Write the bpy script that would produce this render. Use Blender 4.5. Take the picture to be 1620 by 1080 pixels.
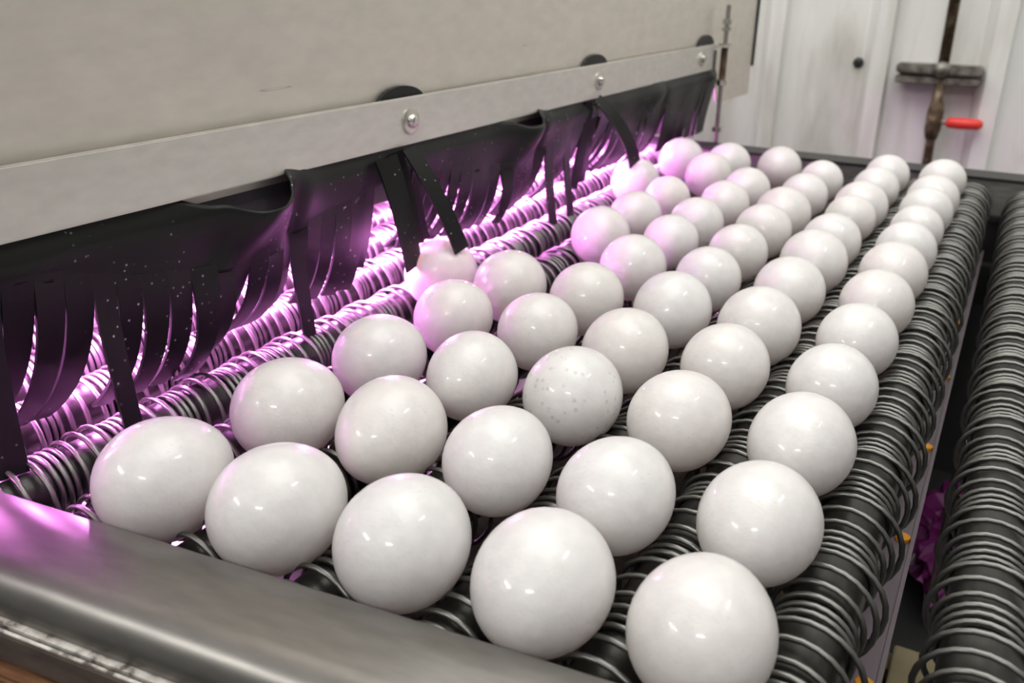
import bpy, bmesh, math, random
from mathutils import Vector, Matrix, noise
random.seed(7)
S = bpy.context.scene
for o in list(bpy.data.objects): bpy.data.objects.remove(o)
COL = S.collection

# ------------------------------------------------------------------ camera (fitted to the egg rows; origin = egg-centre plane)
cd = bpy.data.cameras.new('camera'); cam = bpy.data.objects.new('camera', cd); COL.objects.link(cam)
YAW, PIT, ROL = 0.50385, 0.38726, 0.01554
cy, sy, cp, sp = math.cos(YAW), math.sin(YAW), math.cos(PIT), math.sin(PIT)
fw = Vector((-sy*cp, cy*cp, -sp)); rt = Vector((cy, sy, 0)); up = rt.cross(fw)
r2 = rt*math.cos(ROL)+up*math.sin(ROL); u2 = up*math.cos(ROL)-rt*math.sin(ROL)
m = Matrix((r2, u2, -fw)).transposed().to_4x4(); m.translation = Vector((0.00087, -0.31253, 0.1740))
cam.matrix_world = m
cd.sensor_width = 36; cd.lens = 1405.6/1620*36; cd.clip_start = .01; cd.clip_end = 50
cd.dof.use_dof = True; cd.dof.focus_distance = .37; cd.dof.aperture_fstop = cd.lens/2.0
S.camera = cam

# ------------------------------------------------------------------ world, lamps, exposure
w = bpy.data.worlds.new('world'); S.world = w; w.use_nodes = True
w.node_tree.nodes['Background'].inputs[0].default_value = (1.0, .985, .955, 1)
w.node_tree.nodes['Background'].inputs[1].default_value = .235
S.view_settings.view_transform = 'Standard'; S.view_settings.look = 'None'
S.view_settings.exposure = .02; S.view_settings.gamma = 1; S.view_settings.use_curve_mapping = False

def area(name, loc, target, sx, sy_, power, col):
    d = bpy.data.lights.new(name, 'AREA'); d.shape = 'RECTANGLE'; d.size = sx; d.size_y = sy_; d.energy = power; d.color = col
    o = bpy.data.objects.new(name, d); COL.objects.link(o); o.location = loc
    o.rotation_euler = (Vector(target)-Vector(loc)).to_track_quat('-Z', 'Y').to_euler()
WHITE = (1, .985, .95)
area('overhead_light', (.35, -1.6, 1.30), (-.1, .2, 0), .40, .06, 7, WHITE)
area('overhead_light', (-.3, -.1, 2.3), (-.1, .1, 0), 4.2, 3.4, 38, WHITE)  # oversized soft panel standing in for light bounced off the ceiling
area('overhead_light', (.9, .5, 1.7), (-.1, .5, 0), .40, .06, 4, WHITE)
area('overhead_light', (-.5, .55, 1.5), (-.2, 1.4, .1), 2.0, 1.3, 24, WHITE)  # soft light added to brighten the ribbed wall
area('overhead_light', (-1.05, -1.35, 1.05), (-.15, -.15, 0), .5, .10, 6.5, WHITE)
PINK = (1.0, .29, .97)

# ------------------------------------------------------------------ helpers
def mesh_obj(name, bm, mat, parent=None, smooth=False):
    me = bpy.data.meshes.new(name); bm.to_mesh(me); bm.free()
    if smooth:
        for p in me.polygons: p.use_smooth = True
    return link(name, me, mat, parent)
def link(name, me, mat=None, parent=None):
    o = bpy.data.objects.new(name, me); COL.objects.link(o)
    if mat and not me.materials: me.materials.append(mat)
    if parent: o.parent = parent
    return o
def thing(name, label, cat, loc=(0, 0, 0), group=None, rotz=0):
    o = bpy.data.objects.new(name, None); COL.objects.link(o); o.location = loc; o.rotation_euler = (0, 0, rotz)
    o.empty_display_size = .02
    return tag(o, label, cat, group)
def tag(o, label, cat, group=None):
    o['label'] = label; o['category'] = cat
    if group: o['group'] = group
    return o
def struct(o): o['kind'] = 'structure'; return o
def box(bm, x0, x1, y0, y1, z0, z1, bev=0):
    r = bmesh.ops.create_cube(bm, size=1)
    bmesh.ops.scale(bm, vec=(x1-x0, y1-y0, z1-z0), verts=r['verts'])
    bmesh.ops.translate(bm, vec=((x0+x1)/2, (y0+y1)/2, (z0+z1)/2), verts=r['verts'])
    if bev:
        es = list({e for v in r['verts'] for e in v.link_edges})
        bmesh.ops.bevel(bm, geom=es, offset=bev, segments=2, affect='EDGES')
    return bm
def B(*a, bev=0): return box(bmesh.new(), *a, bev=bev)
def cyl(bm, p, q, r, r2=None, n=16, caps=True):
    p, q = Vector(p), Vector(q); d = q-p
    M = Matrix.Translation((p+q)/2) @ d.to_track_quat('Z', 'Y').to_matrix().to_4x4()
    bmesh.ops.create_cone(bm, cap_ends=caps, segments=n, radius1=r, radius2=r if r2 is None else r2, depth=d.length, matrix=M)
    return bm
def lathe(prof, origin, axis='X', n=24):
    bm = bmesh.new(); rings = []
    for (a, r) in prof:
        ring = []
        for k in range(n):
            t = 2*math.pi*k/n
            c, s = r*math.cos(t), r*math.sin(t)
            v = {'X': (a, c, s), 'Y': (c, a, s), 'Z': (c, s, a)}[axis]
            ring.append(bm.verts.new(Vector(v)+Vector(origin)))
        rings.append(ring)
    for A, Bb in zip(rings, rings[1:]):
        for k in range(n): bm.faces.new((A[k], A[(k+1) % n], Bb[(k+1) % n], Bb[k]))
    bm.faces.new(rings[0]); bm.faces.new(rings[-1])
    bmesh.ops.recalc_face_normals(bm, faces=bm.faces)
    return bm
def prism(prof, x0, x1, nx=1):       # profile in (y, z) swept along X
    bm = bmesh.new(); R = []
    for k in range(nx+1):
        x = x0+(x1-x0)*k/nx
        R.append([bm.verts.new((x, y, z)) for y, z in prof])
    n = len(prof)
    for A, C in zip(R, R[1:]):
        for k in range(n): bm.faces.new((A[k], A[(k+1) % n], C[(k+1) % n], C[k]))
    bm.faces.new(R[0]); bm.faces.new(R[-1])
    bmesh.ops.recalc_face_normals(bm, faces=bm.faces)
    return bm
def lerp_tab(tab, t):
    if t <= tab[0][0]: return tab[0][1]
    for (a, va), (b, vb) in zip(tab, tab[1:]):
        if t <= b:
            k = (t-a)/(b-a); k = k*k*(3-2*k)
            return va+(vb-va)*k
    return tab[-1][1]

# ------------------------------------------------------------------ materials
class Mat:
    def __init__(s, name, col, rough=.5, metal=0.0, **kw):
        s.m = bpy.data.materials.new(name); s.m.use_nodes = True
        s.nt = s.m.node_tree; s.p = s.nt.nodes['Principled BSDF']
        s.p.inputs['Base Color'].default_value = (*col, 1); s.p.inputs['Roughness'].default_value = rough
        s.p.inputs['Metallic'].default_value = metal
        for k, v in kw.items(): s.p.inputs[k.replace('_', ' ')].default_value = v
    def n(s, t, **kw):
        nd = s.nt.nodes.new(t)
        for k, v in kw.items():
            if k in nd.inputs: nd.inputs[k].default_value = v
            else: setattr(nd, k, v)
        return nd
    def l(s, a, b): s.nt.links.new(a, b)
    def noise(s, scale, stretch=(1, 1, 1), detail=4, coord='Object'):
        tc = s.n('ShaderNodeTexCoord'); mp = s.n('ShaderNodeMapping'); mp.inputs['Scale'].default_value = stretch
        s.l(tc.outputs[coord], mp.inputs[0]); nz = s.n('ShaderNodeTexNoise', Scale=scale, Detail=detail); s.l(mp.outputs[0], nz.inputs['Vector'])
        return nz
    def ramp(s, src, stops):
        r = s.n('ShaderNodeValToRGB'); e = r.color_ramp.elements
        while len(e) < len(stops): e.new(.5)
        for el, (p, c) in zip(e, stops): el.position = p; el.color = (*c, 1) if len(c) == 3 else c
        s.l(src, r.inputs[0]); return r
    def base(s, out): s.l(out, s.p.inputs['Base Color'])
    def rough(s, out): s.l(out, s.p.inputs['Roughness'])
    def bump(s, out, strength=.2, dist=.001):
        b = s.n('ShaderNodeBump', Strength=strength, Distance=dist); s.l(out, b.inputs['Height']); s.l(b.outputs[0], s.p.inputs['Normal'])
        return b
def g(v): return (v, v, v)

# eggs: white shell, faint mottling, wet film
e_ = Mat('eggshell', (.86, .84, .81), .38, Coat_Weight=.6, Coat_Roughness=.10)
e_.p.inputs['Subsurface Weight'].default_value = .15; e_.p.inputs['Subsurface Radius'].default_value = (.016, .0085, .0075); e_.p.inputs['Subsurface Scale'].default_value = 1.0
oi = e_.n('ShaderNodeObjectInfo'); nz = e_.noise(3.5, detail=4); vor = e_.n('ShaderNodeTexVoronoi', Scale=9.0)
vor.name = 'spots'; addv = e_.n('ShaderNodeVectorMath', operation='MULTIPLY_ADD'); tc = e_.n('ShaderNodeTexCoord'); e_.l(oi.outputs['Location'], addv.inputs[0]); addv.inputs[1].default_value = (300, 300, 300); e_.l(tc.outputs['Object'], addv.inputs[2])
e_.l(addv.outputs[0], vor.inputs['Vector'])
base = e_.ramp(oi.outputs['Random'], [(0, (.87, .85, .825)), (.5, (.88, .87, .855)), (1, (.87, .87, .865))])
mot = e_.ramp(nz.outputs['Fac'], [(.35, g(.93)), (.65, g(1.0))])
spk = e_.ramp(vor.outputs['Distance'], [(.16, g(.93)), (.30, g(1.0))]); spk.name = 'speckle'
nz2 = e_.noise(1.8, detail=1); gate = e_.ramp(nz2.outputs['Fac'], [(.54, g(0)), (.66, g(1))]); gate.name = 'gate'
mx0 = e_.n('ShaderNodeMix', data_type='RGBA'); e_.l(gate.outputs[0], mx0.inputs['Factor']); mx0.inputs['A'].default_value = (1, 1, 1, 1); e_.l(spk.outputs[0], mx0.inputs['B'])
def mul(M, a, b):
    x = M.n('ShaderNodeMix', data_type='RGBA', blend_type='MULTIPLY'); x.inputs['Factor'].default_value = 1
    M.l(a, x.inputs['A']); M.l(b, x.inputs['B']); return x.outputs['Result']
e_.base(mul(e_, mul(e_, base.outputs[0], mot.outputs[0]), mx0.outputs['Result']))
nz3 = e_.noise(7, detail=3); e_.bump(nz3.outputs['Fac'], .22, .0010)
trl = e_.n('ShaderNodeBsdfTranslucent'); trl.inputs['Color'].default_value = (1.0, .86, .82, 1)
mxs = e_.n('ShaderNodeMixShader', Fac=.17); out = e_.nt.nodes['Material Output']
e_.l(e_.p.outputs[0], mxs.inputs[1]); e_.l(trl.outputs[0], mxs.inputs[2]); e_.l(mxs.outputs[0], out.inputs['Surface'])
M_EGG = e_.m
M_SPK = e_.m.copy(); M_SPK.name = 'speckled_eggshell'
M_SPK.node_tree.nodes['spots'].inputs['Scale'].default_value = 5.6
M_SPK.node_tree.nodes['speckle'].color_ramp.elements[0].color = (.80, .79, .78, 1)
M_SPK.node_tree.nodes['gate'].color_ramp.elements[0].position = .36; M_SPK.node_tree.nodes['gate'].color_ramp.elements[1].position = .46

def steel(name, col, rough, metal, stretch, dirt=.0, bump=.05, mott=.10):
    s = Mat(name, col, rough, metal)
    a = s.noise(60, stretch, 6); c = s.noise(7, (1, 1, 1), 4)
    lo = tuple(v*(1-mott-dirt) for v in col); hi = tuple(min(1, v*1.06) for v in col)
    r1 = s.ramp(a.outputs['Fac'], [(.3, lo), (.7, hi)]); r2_ = s.ramp(c.outputs['Fac'], [(.35, g(1-mott-dirt)), (.7, g(1.0))])
    s.base(mul(s, r1.outputs[0], r2_.outputs[0]))
    rr = s.ramp(c.outputs['Fac'], [(.3, g(rough*.85)), (.7, g(min(1, rough*1.15)))]); s.rough(rr.outputs[0])
    s.bump(a.outputs['Fac'], bump, .0006)
    return s
hs = steel('hood_steel', (.78, .73, .66), .48, .75, (.8, .8, 2), 0, .01, .04)
# fine scratches on the sheet
wv = hs.noise(38, (1, .25, 5.0), 1); sc = hs.ramp(wv.outputs['Fac'], [(.792, g(1)), (.80, g(.55)), (.812, g(1))])
hs.base(mul(hs, hs.p.inputs['Base Color'].links[0].from_socket, sc.outputs[0]))
M_HOOD = hs.m
M_BAND = steel('clamp_bar_steel', (.74, .72, .67), .45, .7, (1, 1.2, 3), 0, .01, .05).m
M_BAR = steel('front_rail_steel', (.23, .22, .205), .33, .9, (1, 4, 4), .04, .02).m
M_TUBE = steel('roller_tube_steel', (.065, .065, .06), .32, .85, (6, 1, 6), .15).m
M_WIRE = steel('spring_wire', (.23, .23, .215), .36, .9, (1, 1, 1), .1).m
M_RAIL = steel('dark_rail_steel', (.26, .26, .245), .5, .6, (1, 4, 4), .2).m
M_BOLT = Mat('bolt_steel', (.62, .60, .56), .25, 1.0).m
M_ROD = steel('threaded_rod_steel', (.45, .42, .38), .4, .8, (1, 1, 1), .2).m
M_INNER = steel('hood_inner_steel', (.45, .43, .40), .5, .6, (1, 1, 1), .1).m
M_DIM = steel('shaded_inner_steel', (.16, .165, .155), .6, .2, (1, 1, 1), .1).m  # steel colour darkened to hold the shade inside the curtain pocket
tr = Mat('white_tray', (.17, .135, .155), .4); M_TRAY = tr.m; M_LINER = Mat('white_plastic', (.62, .58, .60), .4).m
M_ORANGE = Mat('orange_plug', (.85, .36, .03), .5).m
M_BLACK = Mat('black_steel', (.012, .012, .012), .5).m
rb = Mat('black_rubber', (.017, .018, .017), .40, Specular_IOR_Level=.28)
vo = rb.n('ShaderNodeTexVoronoi', Scale=230.0); tcr = rb.n('ShaderNodeTexCoord'); rb.l(tcr.outputs['Object'], vo.inputs['Vector'])
dots = rb.ramp(vo.outputs['Distance'], [(.09, g(1)), (.16, g(0))]); nzg = rb.noise(26, detail=3); gt = rb.ramp(nzg.outputs['Fac'], [(.50, g(0)), (.60, g(1))])
fm = rb.n('ShaderNodeMath', operation='MULTIPLY'); rb.l(dots.outputs[0], fm.inputs[0]); rb.l(gt.outputs[0], fm.inputs[1])
mr = rb.n('ShaderNodeMix', data_type='RGBA'); rb.l(fm.outputs[0], mr.inputs['Factor']); mr.inputs['A'].default_value = (.0065, .007, .0066, 1); mr.inputs['B'].default_value = (.42, .42, .40, 1)
rb.base(mr.outputs['Result']); nb = rb.noise(14, detail=2); rb.bump(nb.outputs['Fac'], .25, .004)
M_RUB = rb.m
lp = Mat('lamp_glow', (1, .5, 1), .4); lp.p.inputs['Emission Color'].default_value = (*PINK, 1); lp.p.inputs['Emission Strength'].default_value = 255; M_LAMP = lp.m
wl = Mat('wall_paint', (.7, .7, .66), .5)
a = wl.noise(9, (1, 1, .35), 5); b = wl.noise(30, (1, 1, .12), 5)
r1 = wl.ramp(a.outputs['Fac'], [(.34, (.58, .57, .53)), (.48, (.76, .76, .73)), (.66, (.83, .83, .81))]); rr2 = wl.ramp(b.outputs['Fac'], [(.32, (.86, .85, .82)), (.5, g(1.0))])
wl.base(mul(wl, r1.outputs[0], rr2.outputs[0])); M_WALL = wl.m
rs = Mat('rusty_steel', (.16, .10, .05), .65, .3); a = rs.noise(70, detail=5)
rs.base(rs.ramp(a.outputs['Fac'], [(.35, (.045, .032, .022)), (.55, (.13, .085, .045)), (.7, (.26, .20, .14))]).outputs[0]); M_RUST = rs.m
gl = Mat('galvanised_latch', (.22, .20, .17), .5, .5); a = gl.noise(60, detail=4)
gl.base(gl.ramp(a.outputs['Fac'], [(.35, (.10, .09, .075)), (.65, (.30, .28, .25))]).outputs[0]); M_GALV = gl.m
M_RED = Mat('red_plastic', (.78, .045, .035), .4).m
fl = Mat('flaking_paint', (.6, .56, .5), .6); a = fl.noise(220, (1, 1, 1), 5)
fl.base(fl.ramp(a.outputs['Fac'], [(.36, (.10, .085, .07)), (.48, (.45, .42, .38)), (.65, (.68, .65, .60))]).outputs[0]); M_FLAKE = fl.m
br = Mat('brown_steel', (.10, .075, .06), .5, .3); a = br.noise(60, (1, 3, 3), 4)
br.base(br.ramp(a.outputs['Fac'], [(.3, (.06, .045, .04)), (.7, (.135, .105, .09))]).outputs[0]); M_BROWN = br.m
wd = Mat('stained_timber', (.15, .07, .03), .6); a = wd.noise(30, (1.5, 6, 6), 5)
wd.base(wd.ramp(a.outputs['Fac'], [(.3, (.045, .02, .01)), (.55, (.17, .075, .03)), (.75, (.30, .17, .08))]).outputs[0]); M_TIMBER = wd.m
pl = Mat('pale_wood', (.36, .30, .16), .7); a = pl.noise(20, (1, 1, 1), 4)
pl.base(pl.ramp(a.outputs['Fac'], [(.3, (.15, .125, .065)), (.7, (.26, .22, .125))]).outputs[0]); M_PALE = pl.m
M_BAG = Mat('magenta_film', (.10, .010, .075), .25).m
fc = Mat('concrete', (.16, .15, .14), .8); a = fc.noise(6, detail=6); fc.base(fc.ramp(a.outputs['Fac'], [(.3, (.10, .095, .09)), (.7, (.20, .19, .18))]).outputs[0]); M_FLOOR = fc.m

# ------------------------------------------------------------------ setting: floor and ribbed wall
FZ = -.95
struct(mesh_obj('floor', B(-3, 3, -3, 1.6, FZ-.05, FZ), M_FLOOR))
WY = 1.40
wall = struct(mesh_obj('wall_back', B(-2.2, 1.6, WY, WY+.04, FZ, 1.6), M_WALL))
for k in range(-6, 7):
    x = -.222+.180*k
    bm = bmesh.new()
    pr = [(-.030, 0), (-.014, -.024), (.012, -.024), (.015, 0)]
    lo = [bm.verts.new((x+a, WY+b, FZ)) for a, b in pr]; hi = [bm.verts.new((x+a, WY+b, 1.6)) for a, b in pr]
    for i in range(3): bm.faces.new((lo[i], lo[i+1], hi[i+1], hi[i]))
    bm.faces.new(hi); bm.faces.new(lo); bm.faces.new((lo[0], hi[0], hi[3], lo[3]))
    bmesh.ops.recalc_face_normals(bm, faces=bm.faces)
    mesh_obj('rib', bm, M_WALL, wall)
for x, z in ((-.2605, .0473), (-.0278-.028, .0369), (-.08+.18, .04)):
    mesh_obj('screw', lathe([(0, .009), (-.004, .008), (-.007, .004)], (x, WY, z), 'Y', 12), M_BLACK, wall)

# door latch on the wall: bracket, drop rod, red lever
lt = thing('door_latch', 'rusty door latch with drop rod and red lever on white ribbed wall', 'latch', (-.122, WY, 0))
mesh_obj('bracket', box(B(-.07, .060, -.050, -.016, .038, .054, bev=.003), -.07, .058, -.046, -.016, .022, .034, bev=.002), M_GALV, lt)
mesh_obj('backing_plate', B(-.066, .056, -.020, 0, .020, .052, bev=.002), M_GALV, lt)
bm = bmesh.new(); cyl(bm, (-.004, -.040, .62), (.000, -.040, .056), .0085); cyl(bm, (.000, -.040, .056), (.004, -.040, -.16), .0075)
mesh_obj('drop_rod', bm, M_RUST, lt, True)
mesh_obj('collar', lathe([(-.066, .009), (-.052, .0125), (-.020, .0125), (-.004, .009)], (.002, -.040, .0), 'Z', 14), M_RUST, lt, True)
mesh_obj('knob', lathe([(-.066, .004), (-.062, .010), (-.054, .013), (-.046, .013)], (0, 0, .047), 'Y', 14), M_GALV, lt, True)
mesh_obj('red_lever', lathe([(.018, .004), (.022, .0085), (.040, .0095), (.068, .0085), (.074, .004)], (.002, -.040, -.037), 'X', 14), M_RED, lt, True)
mesh_obj('lever_stem', cyl(bmesh.new(), (.004, -.040, -.037), (.024, -.040, -.037), .004), M_GALV, lt)

# ------------------------------------------------------------------ machine bed: side legs, tray, end rail, front rail
RY0, RY1 = -.128, .690        # roller span
P = .05; RZ = -.0265
BA = math.atan(.106)          # the front rail lies a few degrees askew of the rollers
fr = thing('front_rail', 'rounded stainless steel front rail with pink sheen at its left end', 'rail', (-.2, -.149, 0), rotz=BA)
prof = [(.0, -.012), (.0, -.0015), (-.0006, -.0004), (-.0016, 0.0002)]
prof += [(-.012, .0003), (-.025, 0)]
for k in range(1, 9):
    t = math.pi/2*k/8; prof.append((-.025-.0125*math.sin(t), -.0125*(1-math.cos(t))))
prof += [(-.0375, -.0145), (-.0355, -.0145), (-.0345, -.0125), (-.0025, -.012)]
o = mesh_obj('rolled_cap', prism(prof, -.42, .38, 8), M_BAR, fr)
for p in o.data.polygons: p.use_smooth = True
o.data.set_sharp_from_angle(angle=math.radians(50))
bm = B(-.42, .38, -.0398, -.004, -.0185, -.0148); mesh_obj('painted_flange', bm, M_FLAKE, fr)
bm = B(-.42, .38, -.0398, -.0388, -.075, -.0185); mesh_obj('flange_web', bm, M_BLACK, fr)
bm = B(-.42, .38, -.0432, -.0412, -.0258, -.0150, bev=.0004); mesh_obj('edge_strip', bm, M_BROWN, fr)
bm = B(-.42, .38, -.0424, -.0413, -.0152, -.0146); mesh_obj('worn_edge', bm, M_FLAKE, fr)
bm = B(-.42, .38, -.0412, -.0398, -.075, -.024); mesh_obj('spacer_strip', bm, M_BLACK, fr)
bm = B(-.42, .38, -.0480, -.0412, -.075, -.0268, bev=.001); mesh_obj('timber_batten', bm, M_TIMBER, fr)
mesh_obj('inner_web', B(-.42, .38, -.012, -.002, -.14, -.0185), M_BLACK, fr)

er = thing('end_rail', 'dark steel cross rail at the far end of the rollers', 'rail', (-.2, .712, 0), rotz=-math.atan(.03))
mesh_obj('top_flange', B(-.45, .42, -.0115, .03, -.0065, -.0035, bev=.0008), M_BLACK, er)
mesh_obj('face_plate', B(-.45, .42, -.010, .004, -.040, -.0065), M_RAIL, er)
mesh_obj('lower_flange', B(-.45, .42, -.018, .02, -.046, -.040, bev=.001), M_BLACK, er)
mesh_obj('web_dark_panel', B(-.45, .42, -.012, .02, -.345, -.046), M_BLACK, er)  # rail web, extended down as an added dark sheet behind the roller gap
for x in (-.26, -.16, -.06, .04, .14, .2135): mesh_obj('bolt', lathe([(.0, .0035), (-.003, .0035), (-.0045, .002)], (x, -.010, -.029), 'Y', 8), M_BLACK, er)

bd = thing('machine_bed', 'dull purple-grey drip tray with orange plugs beneath the coil rollers', 'tray', (0, 0, FZ))
mesh_obj('drip_tray', B(-.72, -.215, -.112, .678, -.079-FZ, -.076-FZ), M_LINER, bd)
mesh_obj('shaded_tray', B(-.215, -.045, -.112, .678, -.079-FZ, -.076-FZ), M_BROWN, bd)  # same tray, shade between the rollers put into a darker colour
mesh_obj('edge_plate', B(-.045, -.0030, -.112, .678, -.0795-FZ, -.0762-FZ), M_TRAY, bd)
mesh_obj('tray_lip', B(-.0040, -.0022, -.112, .678, -.079-FZ, -.0735-FZ), M_TRAY, bd)
for y in (-.012, .100, .205, .32, .44):
    mesh_obj('orange_plug', lathe([(0, .0036), (.002, .0036), (.003, .002)], (-.0078, y, -.076-FZ), 'Z', 10), M_ORANGE, bd)
for x, y in ((-.6, -.115), (.13, -.115), (-.6, .79), (.13, .79)):
    mesh_obj('leg', B(x-.02, x+.02, y-.012, y+.012, 0, -.143-FZ), M_BLACK, bd)
mesh_obj('cross_beam', B(-.6, .13, -.125, -.10, -.18-FZ, -.145-FZ), M_BLACK, bd)
mesh_obj('cross_beam', B(-.6, .13, .78, .80, -.18-FZ, -.145-FZ), M_BLACK, bd)
mesh_obj('lower_shelf', B(-.7, .15, -.10, .682, -.34-FZ, -.33-FZ), M_BLACK, bd)
mesh_obj('guide_plate', B(.011, .013, .24, .66, -.20-FZ, -.085-FZ), M_BROWN, bd)
mesh_obj('guide_bracket', B(-.04, .012, .645, .66, -.12-FZ, -.080-FZ), M_BLACK, bd)
mesh_obj('shelf_lip', B(.14, .15, -.10, .682, -.36-FZ, -.30-FZ), M_BLACK, bd)

# things lying on the lower shelf, seen between the two right-hand rollers
bag = bmesh.new(); bmesh.ops.create_icosphere(bag, subdivisions=4, radius=1)
for v in bag.verts:
    c = v.co.copy(); n1 = noise.noise(c*2.3); n2 = abs(noise.noise(c*3.1)); n3 = abs(noise.noise(c*6))
    k = 1+.35*n1-.55*n2-.25*n3; v.co = Vector((c.x*.045*k, c.y*.10*k, max(c.z, -.5)*.045*k))
lowz = min(v.co.z for v in bag.verts)
bg = mesh_obj('plastic_bag', bag, M_BAG); bg.location = (.030, .50, -.33-lowz)
tag(bg, 'crumpled magenta plastic film lying below the gap between right rollers', 'plastic bag')
sl = thing('slatted_board', 'pale slatted wooden board low below the gap at bottom right', 'board', (.012, .285, -.33))
for k in range(3): mesh_obj('slat', B(-.048+.034*k, -.017+.034*k, -.09, .045, .010, .020, bev=.001), M_PALE, sl)
for y in (-.07, .025): mesh_obj('batten', B(-.048, .051, y, y+.02, 0, .010), M_PALE, sl)

# ------------------------------------------------------------------ coil rollers
PER = .0335
def spring_mesh(seed, dense=1.0):
    rnd = random.Random(seed)
    turns, y, pts = 0, RY0+.0005, []
    SEG = 24; WR = .00112
    prof = [.0141, .0141, .0142, .0154, .0178, .0197]   # wire radius turn by turn within one period
    adv = [.0044, .0044, .0056, .0084, .0104, .0094]
    ph = rnd.randrange(6); L = RY1-.006
    jr = [rnd.uniform(-.0004, .0004) for _ in range(900)]; ja = [rnd.uniform(.85, 1.15) for _ in range(900)]
    T = ph
    while y < L:
        i = T % 6; j = (T+1) % 6
        a = adv[i]*ja[T]*dense
        for s in range(SEG):
            f = s/SEG; ff = f*f*(3-2*f)
            r = prof[i]*(1-ff)+prof[j]*ff+jr[T]*(1-ff)+jr[T+1]*ff
            th = 2*math.pi*f
            sag = -(r-.0142)*.55
            pts.append((Vector((r*math.cos(th)+(r-.0142)*.06, y+a*f, r*math.sin(th)+sag)), th))
        y += a; T += 1
    verts, faces = [], []
    K = 6
    for i, (p, th) in enumerate(pts):
        rad = Vector((math.cos(th), 0, math.sin(th))); ax = Vector((0, 1, 0))
        for k in range(K):
            t = 2*math.pi*k/K
            verts.append(p+rad*(WR*math.cos(t))+ax*(WR*1.05*math.sin(t)))
    for i in range(len(pts)-1):
        for k in range(K):
            faces.append((i*K+k, (i+1)*K+k, (i+1)*K+(k+1) % K, i*K+(k+1) % K))
    me = bpy.data.meshes.new('spring'); me.from_pydata(verts, [], faces); me.materials.append(M_WIRE)
    for p in me.polygons: p.use_smooth = True
    return me
SPR = [spring_mesh(3), spring_mesh(5), spring_mesh(9), spring_mesh(4, .72), spring_mesh(8, .74)]
tb = lathe([(RY0, .005), (RY0+.0005, .0128), (RY1-.004, .0128), (RY1-.003, .005)], (0, 0, 0), 'Y', 28)
TUBE = bpy.data.meshes.new('tube'); tb.to_mesh(TUBE); tb.free(); TUBE.materials.append(M_TUBE)
for p in TUBE.polygons: p.use_smooth = True
TUBE.set_sharp_from_angle(angle=math.radians(40))
ab = cyl(bmesh.new(), (0, RY0-.006, 0), (0, RY1+.016, 0), .0048, n=12)
AXLE = bpy.data.meshes.new('axle'); ab.to_mesh(AXLE); ab.free(); AXLE.materials.append(M_TUBE)
ordn = ['first', 'second', 'third', 'fourth', 'fifth', 'sixth', 'seventh', 'eighth', 'ninth', 'tenth', 'eleventh', 'twelfth']
rl = {-1: 'bare coil-wrapped roller at the far right edge, beyond the open gap',
      0: 'dark coil-wrapped roller just right of the rightmost egg row',
      5: 'dark coil-wrapped roller left of the fifth egg row, showing in the row gap',
      6: 'pink-lit coil-wrapped roller running along right below the rubber strips',
      7: 'pink-lit coil roller first behind the rubber strips under the hood',
      8: 'pink-lit coil roller second behind the rubber strips under the hood',
      9: 'pink-lit coil roller deepest under the hood behind the rubber strips'}
for i in range(1, 5): rl[i] = 'dark coil-wrapped roller between %s and %s egg rows from the right' % (ordn[i-1], ordn[i])
for i in range(-1, 10):
    x = -.025-P*i; ya = -.1435+.106*(x+.2); yb = .700-.03*(x+.2)
    r = thing('coil_roller', rl[i], 'roller', (x, 0, RZ), 'coil-wrapped conveyor rollers')
    k = (yb-ya)/(RY1-RY0); r.scale = (1, k, 1); r.location.y = ya-RY0*k
    link('tube', TUBE, None, r); link('axle', AXLE, None, r)
    s = link('spring', SPR[(i+1) % 3 if i < 5 else 3+i % 2], None, r)

# ------------------------------------------------------------------ eggs
def egg_mesh(taper, ratio):
    bm = bmesh.new(); bmesh.ops.create_uvsphere(bm, u_segments=40, v_segments=28, radius=1)
    for v in bm.verts:
        x, y, z = v.co
        k = 1+taper*z-.02*z*z
        v.co = (x*k, z*ratio, y*k)
    bmesh.ops.recalc_face_normals(bm, faces=bm.faces)
    me = bpy.data.meshes.new('egg'); bm.to_mesh(me); bm.free(); me.materials.append(M_EGG)
    for p in me.polygons: p.use_smooth = True
    return me
EM = [egg_mesh(.07, 1.16), egg_mesh(.10, 1.18), egg_mesh(.05, 1.15)]
EY = {1: [-.1026, -.0409, .0236, .0897, .1539, .22, .2881, .3558, .4188, .4854, .5378, .6301],
 2: [-.1077, -.0471, .0213, .0885, .1503, .2182, .2879, .3502, .4259, .4733, .5549, .6265],
 3: [-.1111, -.0472, .0201, .0822, .1492, .2169, .2852, .3533, .411, .4909, .5658],
 4: [-.1167, -.0515, .012, .0818, .143, .2153, .2855, .3452, .4166, .4844, .6059],
 5: [-.1227, -.0559, .0089, .0762, .1405, .2741, .3407, .4155, .5303, .5953],
 6: [.1400, .4690, .598]}
ER = {1: [.0214, .0212, .0212, .0204, .0203, .0209, .0211, .0206, .0194, .021, .0218, .0213],
 2: [.0222, .021, .0215, .0211, .0222, .0213, .0222, .0209, .0197, .0220, .0205, .0207],
 3: [.0222, .0209, .0222, .0215, .022, .0207, .0202, .0209, .0224, .0205, .0199],
 4: [.0227, .0221, .0209, .0208, .0216, .0217, .0198, .021, .0207, .0207, .0218],
 5: [.0229, .0225, .0218, .0211, .0220, .0215, .0204, .0195, .0222, .0224],
 6: [.0222, .0222, .0228]}
rown = {1: 'the rightmost row', 2: 'the second row from the right', 3: 'the third row from the right', 4: 'the fourth row from the right', 5: 'the fifth row from the right'}
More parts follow.
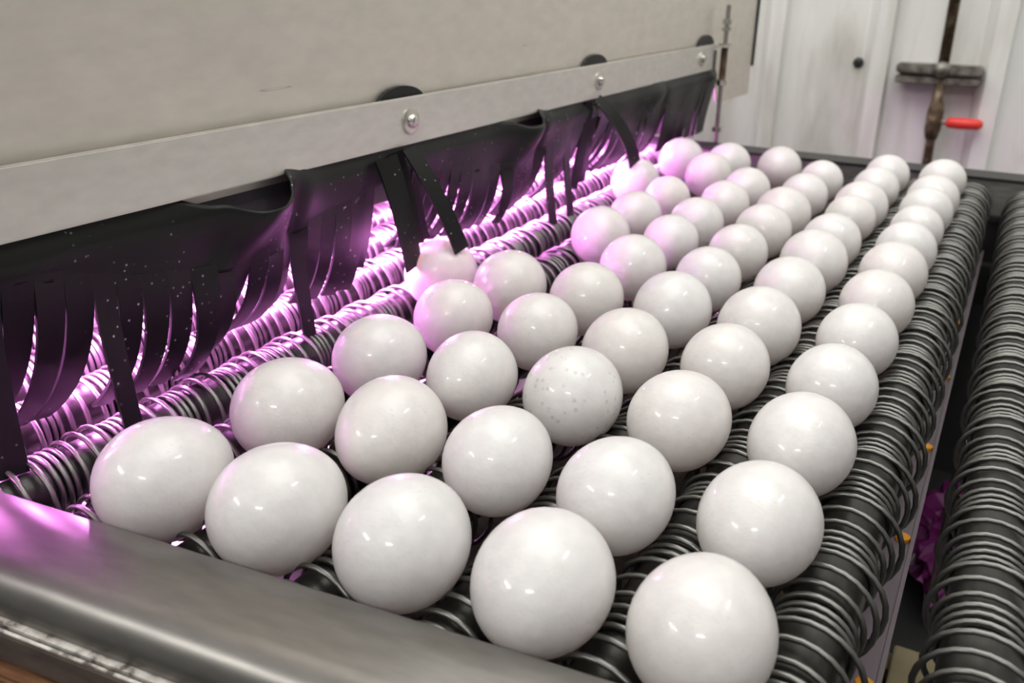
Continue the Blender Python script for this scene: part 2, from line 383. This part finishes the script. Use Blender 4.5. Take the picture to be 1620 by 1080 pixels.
LAB6 = ['glowing pink egg under two draped black strips, nearest of three at the curtain',
        'burnt-out glowing egg under one draped black strip, middle of three at the curtain',
        'pale pink glowing egg at the far end of the curtain beside the threaded rod']
rnd = random.Random(11)
for c in EY:
    for k, (y, r) in enumerate(zip(EY[c], ER[c])):
        e = link('egg', EM[rnd.randrange(3)])
        e.location = (-P*c, y, 0); e.scale = (r, r, r)
        e.rotation_euler = (rnd.uniform(-.08, .08), rnd.uniform(0, 6.28), rnd.uniform(-.12, .12)+(math.pi if rnd.random() < .5 else 0))
        if (c, k) == (3, 2):
            e.data = EM[0].copy(); e.data.materials[0] = M_SPK
        n = len(EY[c])
        pos = 'nearest' if k == 0 else ('farthest' if k == n-1 else ordn[k]+' from the front')
        if c == 6: lab = LAB6[k]
        elif k == 0: lab = 'shiny white egg nearest the front rail in %s' % rown[c]
        elif k == n-1: lab = 'white egg nearest the far cross rail in %s' % rown[c]
        elif c == 3 and k == 2: lab = 'white egg with grey speckles, third from the front in the third row from the right'
        else: lab = 'white egg %s in %s' % (pos, rown[c])
        tag(e, lab, 'egg', 'white eggs on the coil rollers')

# ------------------------------------------------------------------ hood
HX = -.3262
hood = thing('machine_hood', 'grey brushed steel hood with bolted clamp bar over the left rollers', 'machine hood', (0, 0, 0))
bm = bmesh.new()
pts = [(-.215, .0745), (.770, .0745), (.790, .036), (.935, .034), (.935, .45), (-.215, .45)]
f0 = [bm.verts.new((HX, y, z)) for y, z in pts]; f1 = [bm.verts.new((HX-.002, y, z)) for y, z in pts]
bm.faces.new(f0); bm.faces.new(f1)
for i in range(6): bm.faces.new((f0[i], f0[(i+1) % 6], f1[(i+1) % 6], f1[i]))
bmesh.ops.recalc_face_normals(bm, faces=bm.faces)
mesh_obj('front_panel', bm, M_HOOD, hood)
mesh_obj('end_panel', B(-.93, HX-.002, .933, .935, .034, .45), M_HOOD, hood)
mesh_obj('near_end_panel', B(-.93, HX-.002, -.215, -.213, .012, .448), M_HOOD, hood)
mesh_obj('end_seal', B(HX-.006, HX+.003, .935, .9385, .07, .25, bev=.001), M_BLACK, hood)
mesh_obj('back_panel', B(-.932, -.93, -.215, .935, -.08, .45), M_INNER, hood)
mesh_obj('top_panel', B(-.93, HX-.002, -.215, .933, .448, .45), M_HOOD, hood)
mesh_obj('added_glow_baffle', B(-.93, HX-.020, .774, .776, -.005, .150), M_BLACK, hood)  # unseen sheet added to stop the lamp's glow reaching the wall
mesh_obj('pocket_glow_shield', B(HX-.005, HX-.003, -.215, .765, .046, .120), M_DIM, hood)  # plate added behind the pocket, brought low to keep purple glow out
mesh_obj('inner_roof', B(-.93, HX-.003, -.215, .933, .150, .152), M_INNER, hood)
BX0, BX1 = HX+.0040, HX+.0065
band = mesh_obj('clamp_bar', B(BX0, BX1, -.215, .742, .0795, .1077, bev=.0008), M_BAND, hood)
for y, z in ((-.143, .0935), (.137, .0935), (.417, .0938), (.698, .0945)):
    mesh_obj('washer', lathe([(0, .0080), (.0010, .0080), (.0013, .0074), (.0013, .003)], (BX1, y, z), 'X', 24), M_BOLT, band, True).data.set_sharp_from_angle(angle=.6)
    bm = lathe([(.0013, .0043), (.0026, .0043), (.0040, .0033), (.0046, .0018)], (BX1, y, z), 'X', 20)
    box(bm, BX1+.0044, BX1+.0049, y-.0024, y+.0024, z-.0005, z+.0005)
    mesh_obj('bolt', bm, M_BOLT, band)
rod = mesh_obj('threaded_rod', cyl(bmesh.new(), (-.312, .757, -.010), (-.312, .757, .150), .0026, n=12), M_ROD, hood)
for z, h in ((.132, .006), (.124, .004), (.064, .006), (.010, .005)):
    mesh_obj('nut', cyl(bmesh.new(), (-.312, .757, z-h/2), (-.312, .757, z+h/2), .0056, n=6), M_BOLT, rod)
mesh_obj('washer', cyl(bmesh.new(), (-.312, .757, .1065), (-.312, .757, .108), .008, n=20), M_BOLT, rod)
mesh_obj('bracket_tab', B(HX, -.304, .749, .765, .104, .1065), M_HOOD, rod)
mesh_obj('sleeve', cyl(bmesh.new(), (-.312, .757, .066), (-.312, .757, .104), .0040, n=12), M_RUST, rod)

lamp = thing('hood_lamp', 'glowing magenta lamp tube under the hood behind the rubber strips', 'lamp', (-.412, 0, .058))
mesh_obj('glow_tube', cyl(bmesh.new(), (0, -.17, 0), (0, .68, 0), .013, n=16), M_LAMP, lamp, True)
for y in (-.18, .68):
    bm = cyl(bmesh.new(), (0, y, 0), (0, y+.01, 0), .015, n=16); box(bm, -.006, .006, y+.002, y+.008, .0, .092); mesh_obj('lamp_holder', bm, M_BLACK, lamp)

# ------------------------------------------------------------------ rubber curtain: sheet + strips
cur = thing('rubber_curtain', 'black rubber curtain cut into hanging strips below the clamp bar', 'curtain', (0, 0, 0))
MIDS = (-.283, -.003, .277, .557)
TOP = [(-.14, .1), (-.05, .0825), (-.02, .0745), (0, .0688), (.014, .0690), (.021, .0715), (.031, .083), (.05, .092), (.14, .1)]
SLT = [(-.14, .064), (-.12, .062), (-.1, .059), (-.08, .052), (-.06, .0465), (-.03, .042), (0, .040), (.02, .042), (.05, .048), (.08, .052), (.1, .058), (.14, .064)]
def near(y):
    md = min(MIDS, key=lambda a: abs(y-a)); return md, y-md, {-.283: .5, -.003: 1, .277: .85, .557: .25}[md]
def top_z(y): _, t, k = near(y); z = lerp_tab(TOP, t); return .1-(.1-z)*k if k > .3 else .1-(.1-z)*k*.4
def slit_z(y): _, t, k = near(y); z = lerp_tab(SLT, t); return .062-(.062-z)*(k if k > .3 else .5)
CX = HX+.0020
def bulge(y, z):
    _, t, k = near(y); top = top_z(y)
    if k < .3: k = .35
    gpk = math.exp(-((t-.008)/.034)**2)
    sz = slit_z(y); fd = min(1, max(0, (.070-z)/max(.01, .070-sz))); fd = fd*fd*(3-2*fd)
    x = .0125*k*gpk*(1-.75*fd)*(1 if z < .078 else max(0, 1-(z-.078)/.008))
    # diagonal drape fold running down-left from the open pocket, and a tight fold on its right side
    s = (.075-z)
    x += k*.005*math.exp(-((t+.9*s-.012)/.012)**2)*min(1, max(0, (.082-z)/.01))
    x += -k*.006*math.exp(-((t-.034)/.007)**2)*min(1, max(0, (.079-z)/.01))
    x += .0012*math.sin(y*95)*max(0, (.08-z)/.04)
    if z < .0795: x += .0032*min(1, (.0795-z)/.008)*(1-.6*fd)      # sheet clears the bar's face just below it
    return x
Y0, Y1 = -.186, .765
ny, nz_ = 300, 16
bm = bmesh.new(); G = []
for i in range(ny+1):
    y = Y0+(Y1-Y0)*i/ny; a, b2 = top_z(y), slit_z(y); row = []
    for j in range(nz_+1):
        z = a+(b2-a)*j/nz_; row.append(bm.verts.new((CX+bulge(y, z), y, z)))
    G.append(row)
for i in range(ny):
    for j in range(nz_): bm.faces.new((G[i][j], G[i+1][j], G[i+1][j+1], G[i][j+1]))
bmesh.ops.recalc_face_normals(bm, faces=bm.faces)
sh = mesh_obj('sheet', bm, M_RUB, cur, True)
md = sh.modifiers.new('thickness', 'SOLIDIFY'); md.thickness = .0013; md.offset = 0
# domed tabs that stick up above the bar at each bolt
for y, h, wd_ in ((-.143, .1135, .024), (.134, .1140, .0250), (.416, .1155, .027), (.722, .1185, .030)):
    bm = bmesh.new(); n = 14
    f = [bm.verts.new((HX+.0032, y+wd_*math.cos(math.pi*k/n), .1+(h-.1)*math.sin(math.pi*k/n)**.8)) for k in range(n+1)]
    b_ = [bm.verts.new((HX+.0006, v.co.y, v.co.z)) for v in f]
    bm.faces.new(f); bm.faces.new(list(reversed(b_)))
    for k in range(n+1): bm.faces.new((f[k], f[(k+1) % (n+1)], b_[(k+1) % (n+1)], b_[k]))
    bmesh.ops.recalc_face_normals(bm, faces=bm.faces)
    mesh_obj('tab', bm, M_RUB, cur)
def ribbon(rings, th=.0014):
    """rings: (centre, half-width vector, thickness normal)"""
    bm = bmesh.new(); R = []
    for c, wv_, nn, *dd in rings:
        a, b = (c+wv_+dd[0], c-wv_+dd[1]) if dd else (c+wv_, c-wv_)
        R.append([bm.verts.new(a+nn*th/2), bm.verts.new(b+nn*th/2), bm.verts.new(b-nn*th/2), bm.verts.new(a-nn*th/2)])
    for A, C in zip(R, R[1:]):
        for k in range(4): bm.faces.new((A[k], A[(k+1) % 4], C[(k+1) % 4], C[k]))
    bm.faces.new(R[0]); bm.faces.new(R[-1]); bmesh.ops.recalc_face_normals(bm, faces=bm.faces)
    return bm
def strip(y, wid, bend, twist, sway, L, lean=0.0):
    """one hanging strip from its slit top; bend = final angle (towards under the hood), sway along Y"""
    z = slit_z(y); p = Vector((CX+bulge(y, z), y, z)); N = 12
    dl = []; rings0 = []
    for sg in (1, -1):
        ye = y+sg*wid/2; ze = slit_z(ye); dl.append(Vector((CX+bulge(ye, ze)-p.x, 0, ze-z)))
    for up_ in (.0045, .002):
        zc = z+up_; c0 = Vector((CX+bulge(y, zc), y, zc)); d2 = []
        for sg in (1, -1):
            ye = y+sg*wid/2; ze = slit_z(ye)+up_; d2.append(Vector((CX+bulge(ye, ze)-c0.x, 0, ze-zc)))
        rings0.append((c0, Vector((0, wid/2, 0)), Vector((1, 0, 0)), d2[0], d2[1]))
    l0 = math.atan((bulge(y, z+.005)-bulge(y, z))/.005); rings = []
    for k in range(N+1):
        s = k/N; th = l0*(1-s)+lean*min(1, 3*s)+bend*s**1.25; tw = twist*s*s
        d = Vector((-math.sin(th), sway*s**1.1, -math.cos(th))).normalized()
        wv_ = Vector((math.sin(tw), math.cos(tw), 0)); nn = d.cross(wv_).normalized(); nn = nn if nn.x > 0 else -nn; wv_ = d.cross(nn).normalized(); wv_ = wv_ if wv_.y > 0 else -wv_
        hw = wid/2*(1-.22*s); q = (1-s)**3
        rings.append((p.copy(), wv_*hw, nn, dl[0]*q, dl[1]*q)); p = p+d*(L/N)
    mesh_obj('strip', ribbon(rings0+rings, .0015), M_RUB, cur, True).data.set_sharp_from_angle(angle=.9)
rs_ = random.Random(5)
slits = []
y = -.1855
while y < Y1-.006:
    wd_ = rs_.uniform(.0108, .0135) if not -.150 < y < -.146 else .019; slits.append((y+wd_/2, wd_)); y += wd_
for (yc, wd_) in slits:
    z0 = slit_z(yc); _, t, k = near(yc)
    if .109 < yc < .136 or .398 < yc < .425: continue          # special draped strips there
    base = 1.12+.22*math.sin(yc*19)+rs_.uniform(-.09, .09)
    L = (z0+.013)/max(.7, math.cos(base*.52))+rs_.uniform(-.003, .003)
    tw = rs_.uniform(.05, .35); sw = -.16+rs_.uniform(-.07, .07)
    lean = 0.0
    if yc > .60: base = .25+rs_.uniform(-.1, .1); L = z0-.009+rs_.uniform(-.006, .004); sw *= .3
    if yc > .69: base = .12; L = z0-.002; sw = rs_.uniform(-.05, .05); tw = .05
    if min(abs(yc-q) for q in (-.084, .034, .33, .37)) < .0065 or yc < -.132:   # a few that hang straight, in front of the roller
        base = rs_.uniform(-.06, .0); L = z0+.014; tw = .15; lean = -.17; sw = -.06
    elif yc > .045: base *= .8; L = (z0-.004)/max(.75, math.cos(base*.52))
    elif yc > -.03: L = (z0+.004)/max(.75, math.cos(base*.52))
    if .045 < yc < .098: base = .75-6*(yc-.045); L = z0+.004; sw = -.05; tw = .3
    if .098 < yc < .15: base = .35; L = z0-.008; sw = -.05; wd_ *= .9
    if yc < -.150: L = z0-.003
    strip(yc, wd_, base, tw, sw, L, lean)
def bez(a, b, c, wid, name='strip', n=12, tw=.0):
    a, b, c = map(Vector, (a, b, c)); rings = []
    for k in range(n+1):
        s = k/n; p = a*(1-s)**2+b*2*s*(1-s)+c*s*s; d = ((b-a)*(1-s)+(c-b)*s).normalized()
        side = Vector((.25+tw*s, 1, 0)).normalized(); nn = side.cross(d).normalized(); wv_ = d.cross(nn).normalized()
        rings.append((p, wv_*wid/2, nn))
    mesh_obj(name, ribbon(rings), M_RUB, cur, True).data.set_sharp_from_angle(angle=.7)
XS = -.3165
bez((-.3145, .128, .0785), (-.2930, .130, .051), (-.2835, .1370, .0180), .0120)      # long strip lying on the first pink egg
bez((-.3165, .107, .0760), (-.3050, .109, .045), (-.3040, .1145, .0095), .0165, tw=-.3)
bez((-.3195, .120, .0770), (-.3160, .128, .045), (-.3110, .1270, .0200), .0120)
bez((-.3210, .139, .0760), (-.3260, .144, .045), (-.3260, .1560, .0130), .0115)
bez((-.3145, .404, .0800), (-.290, .420, .055), (-.2960, .4530, .0190), .0135)      # strip over the second pink egg
bez((XS-.004, .412, .078), (-.326, .414, .04), (-.335, .420, .004), .0120)
bez((XS-.004, .400, .078), (-.324, .400, .04), (-.332, .398, .002), .0120)
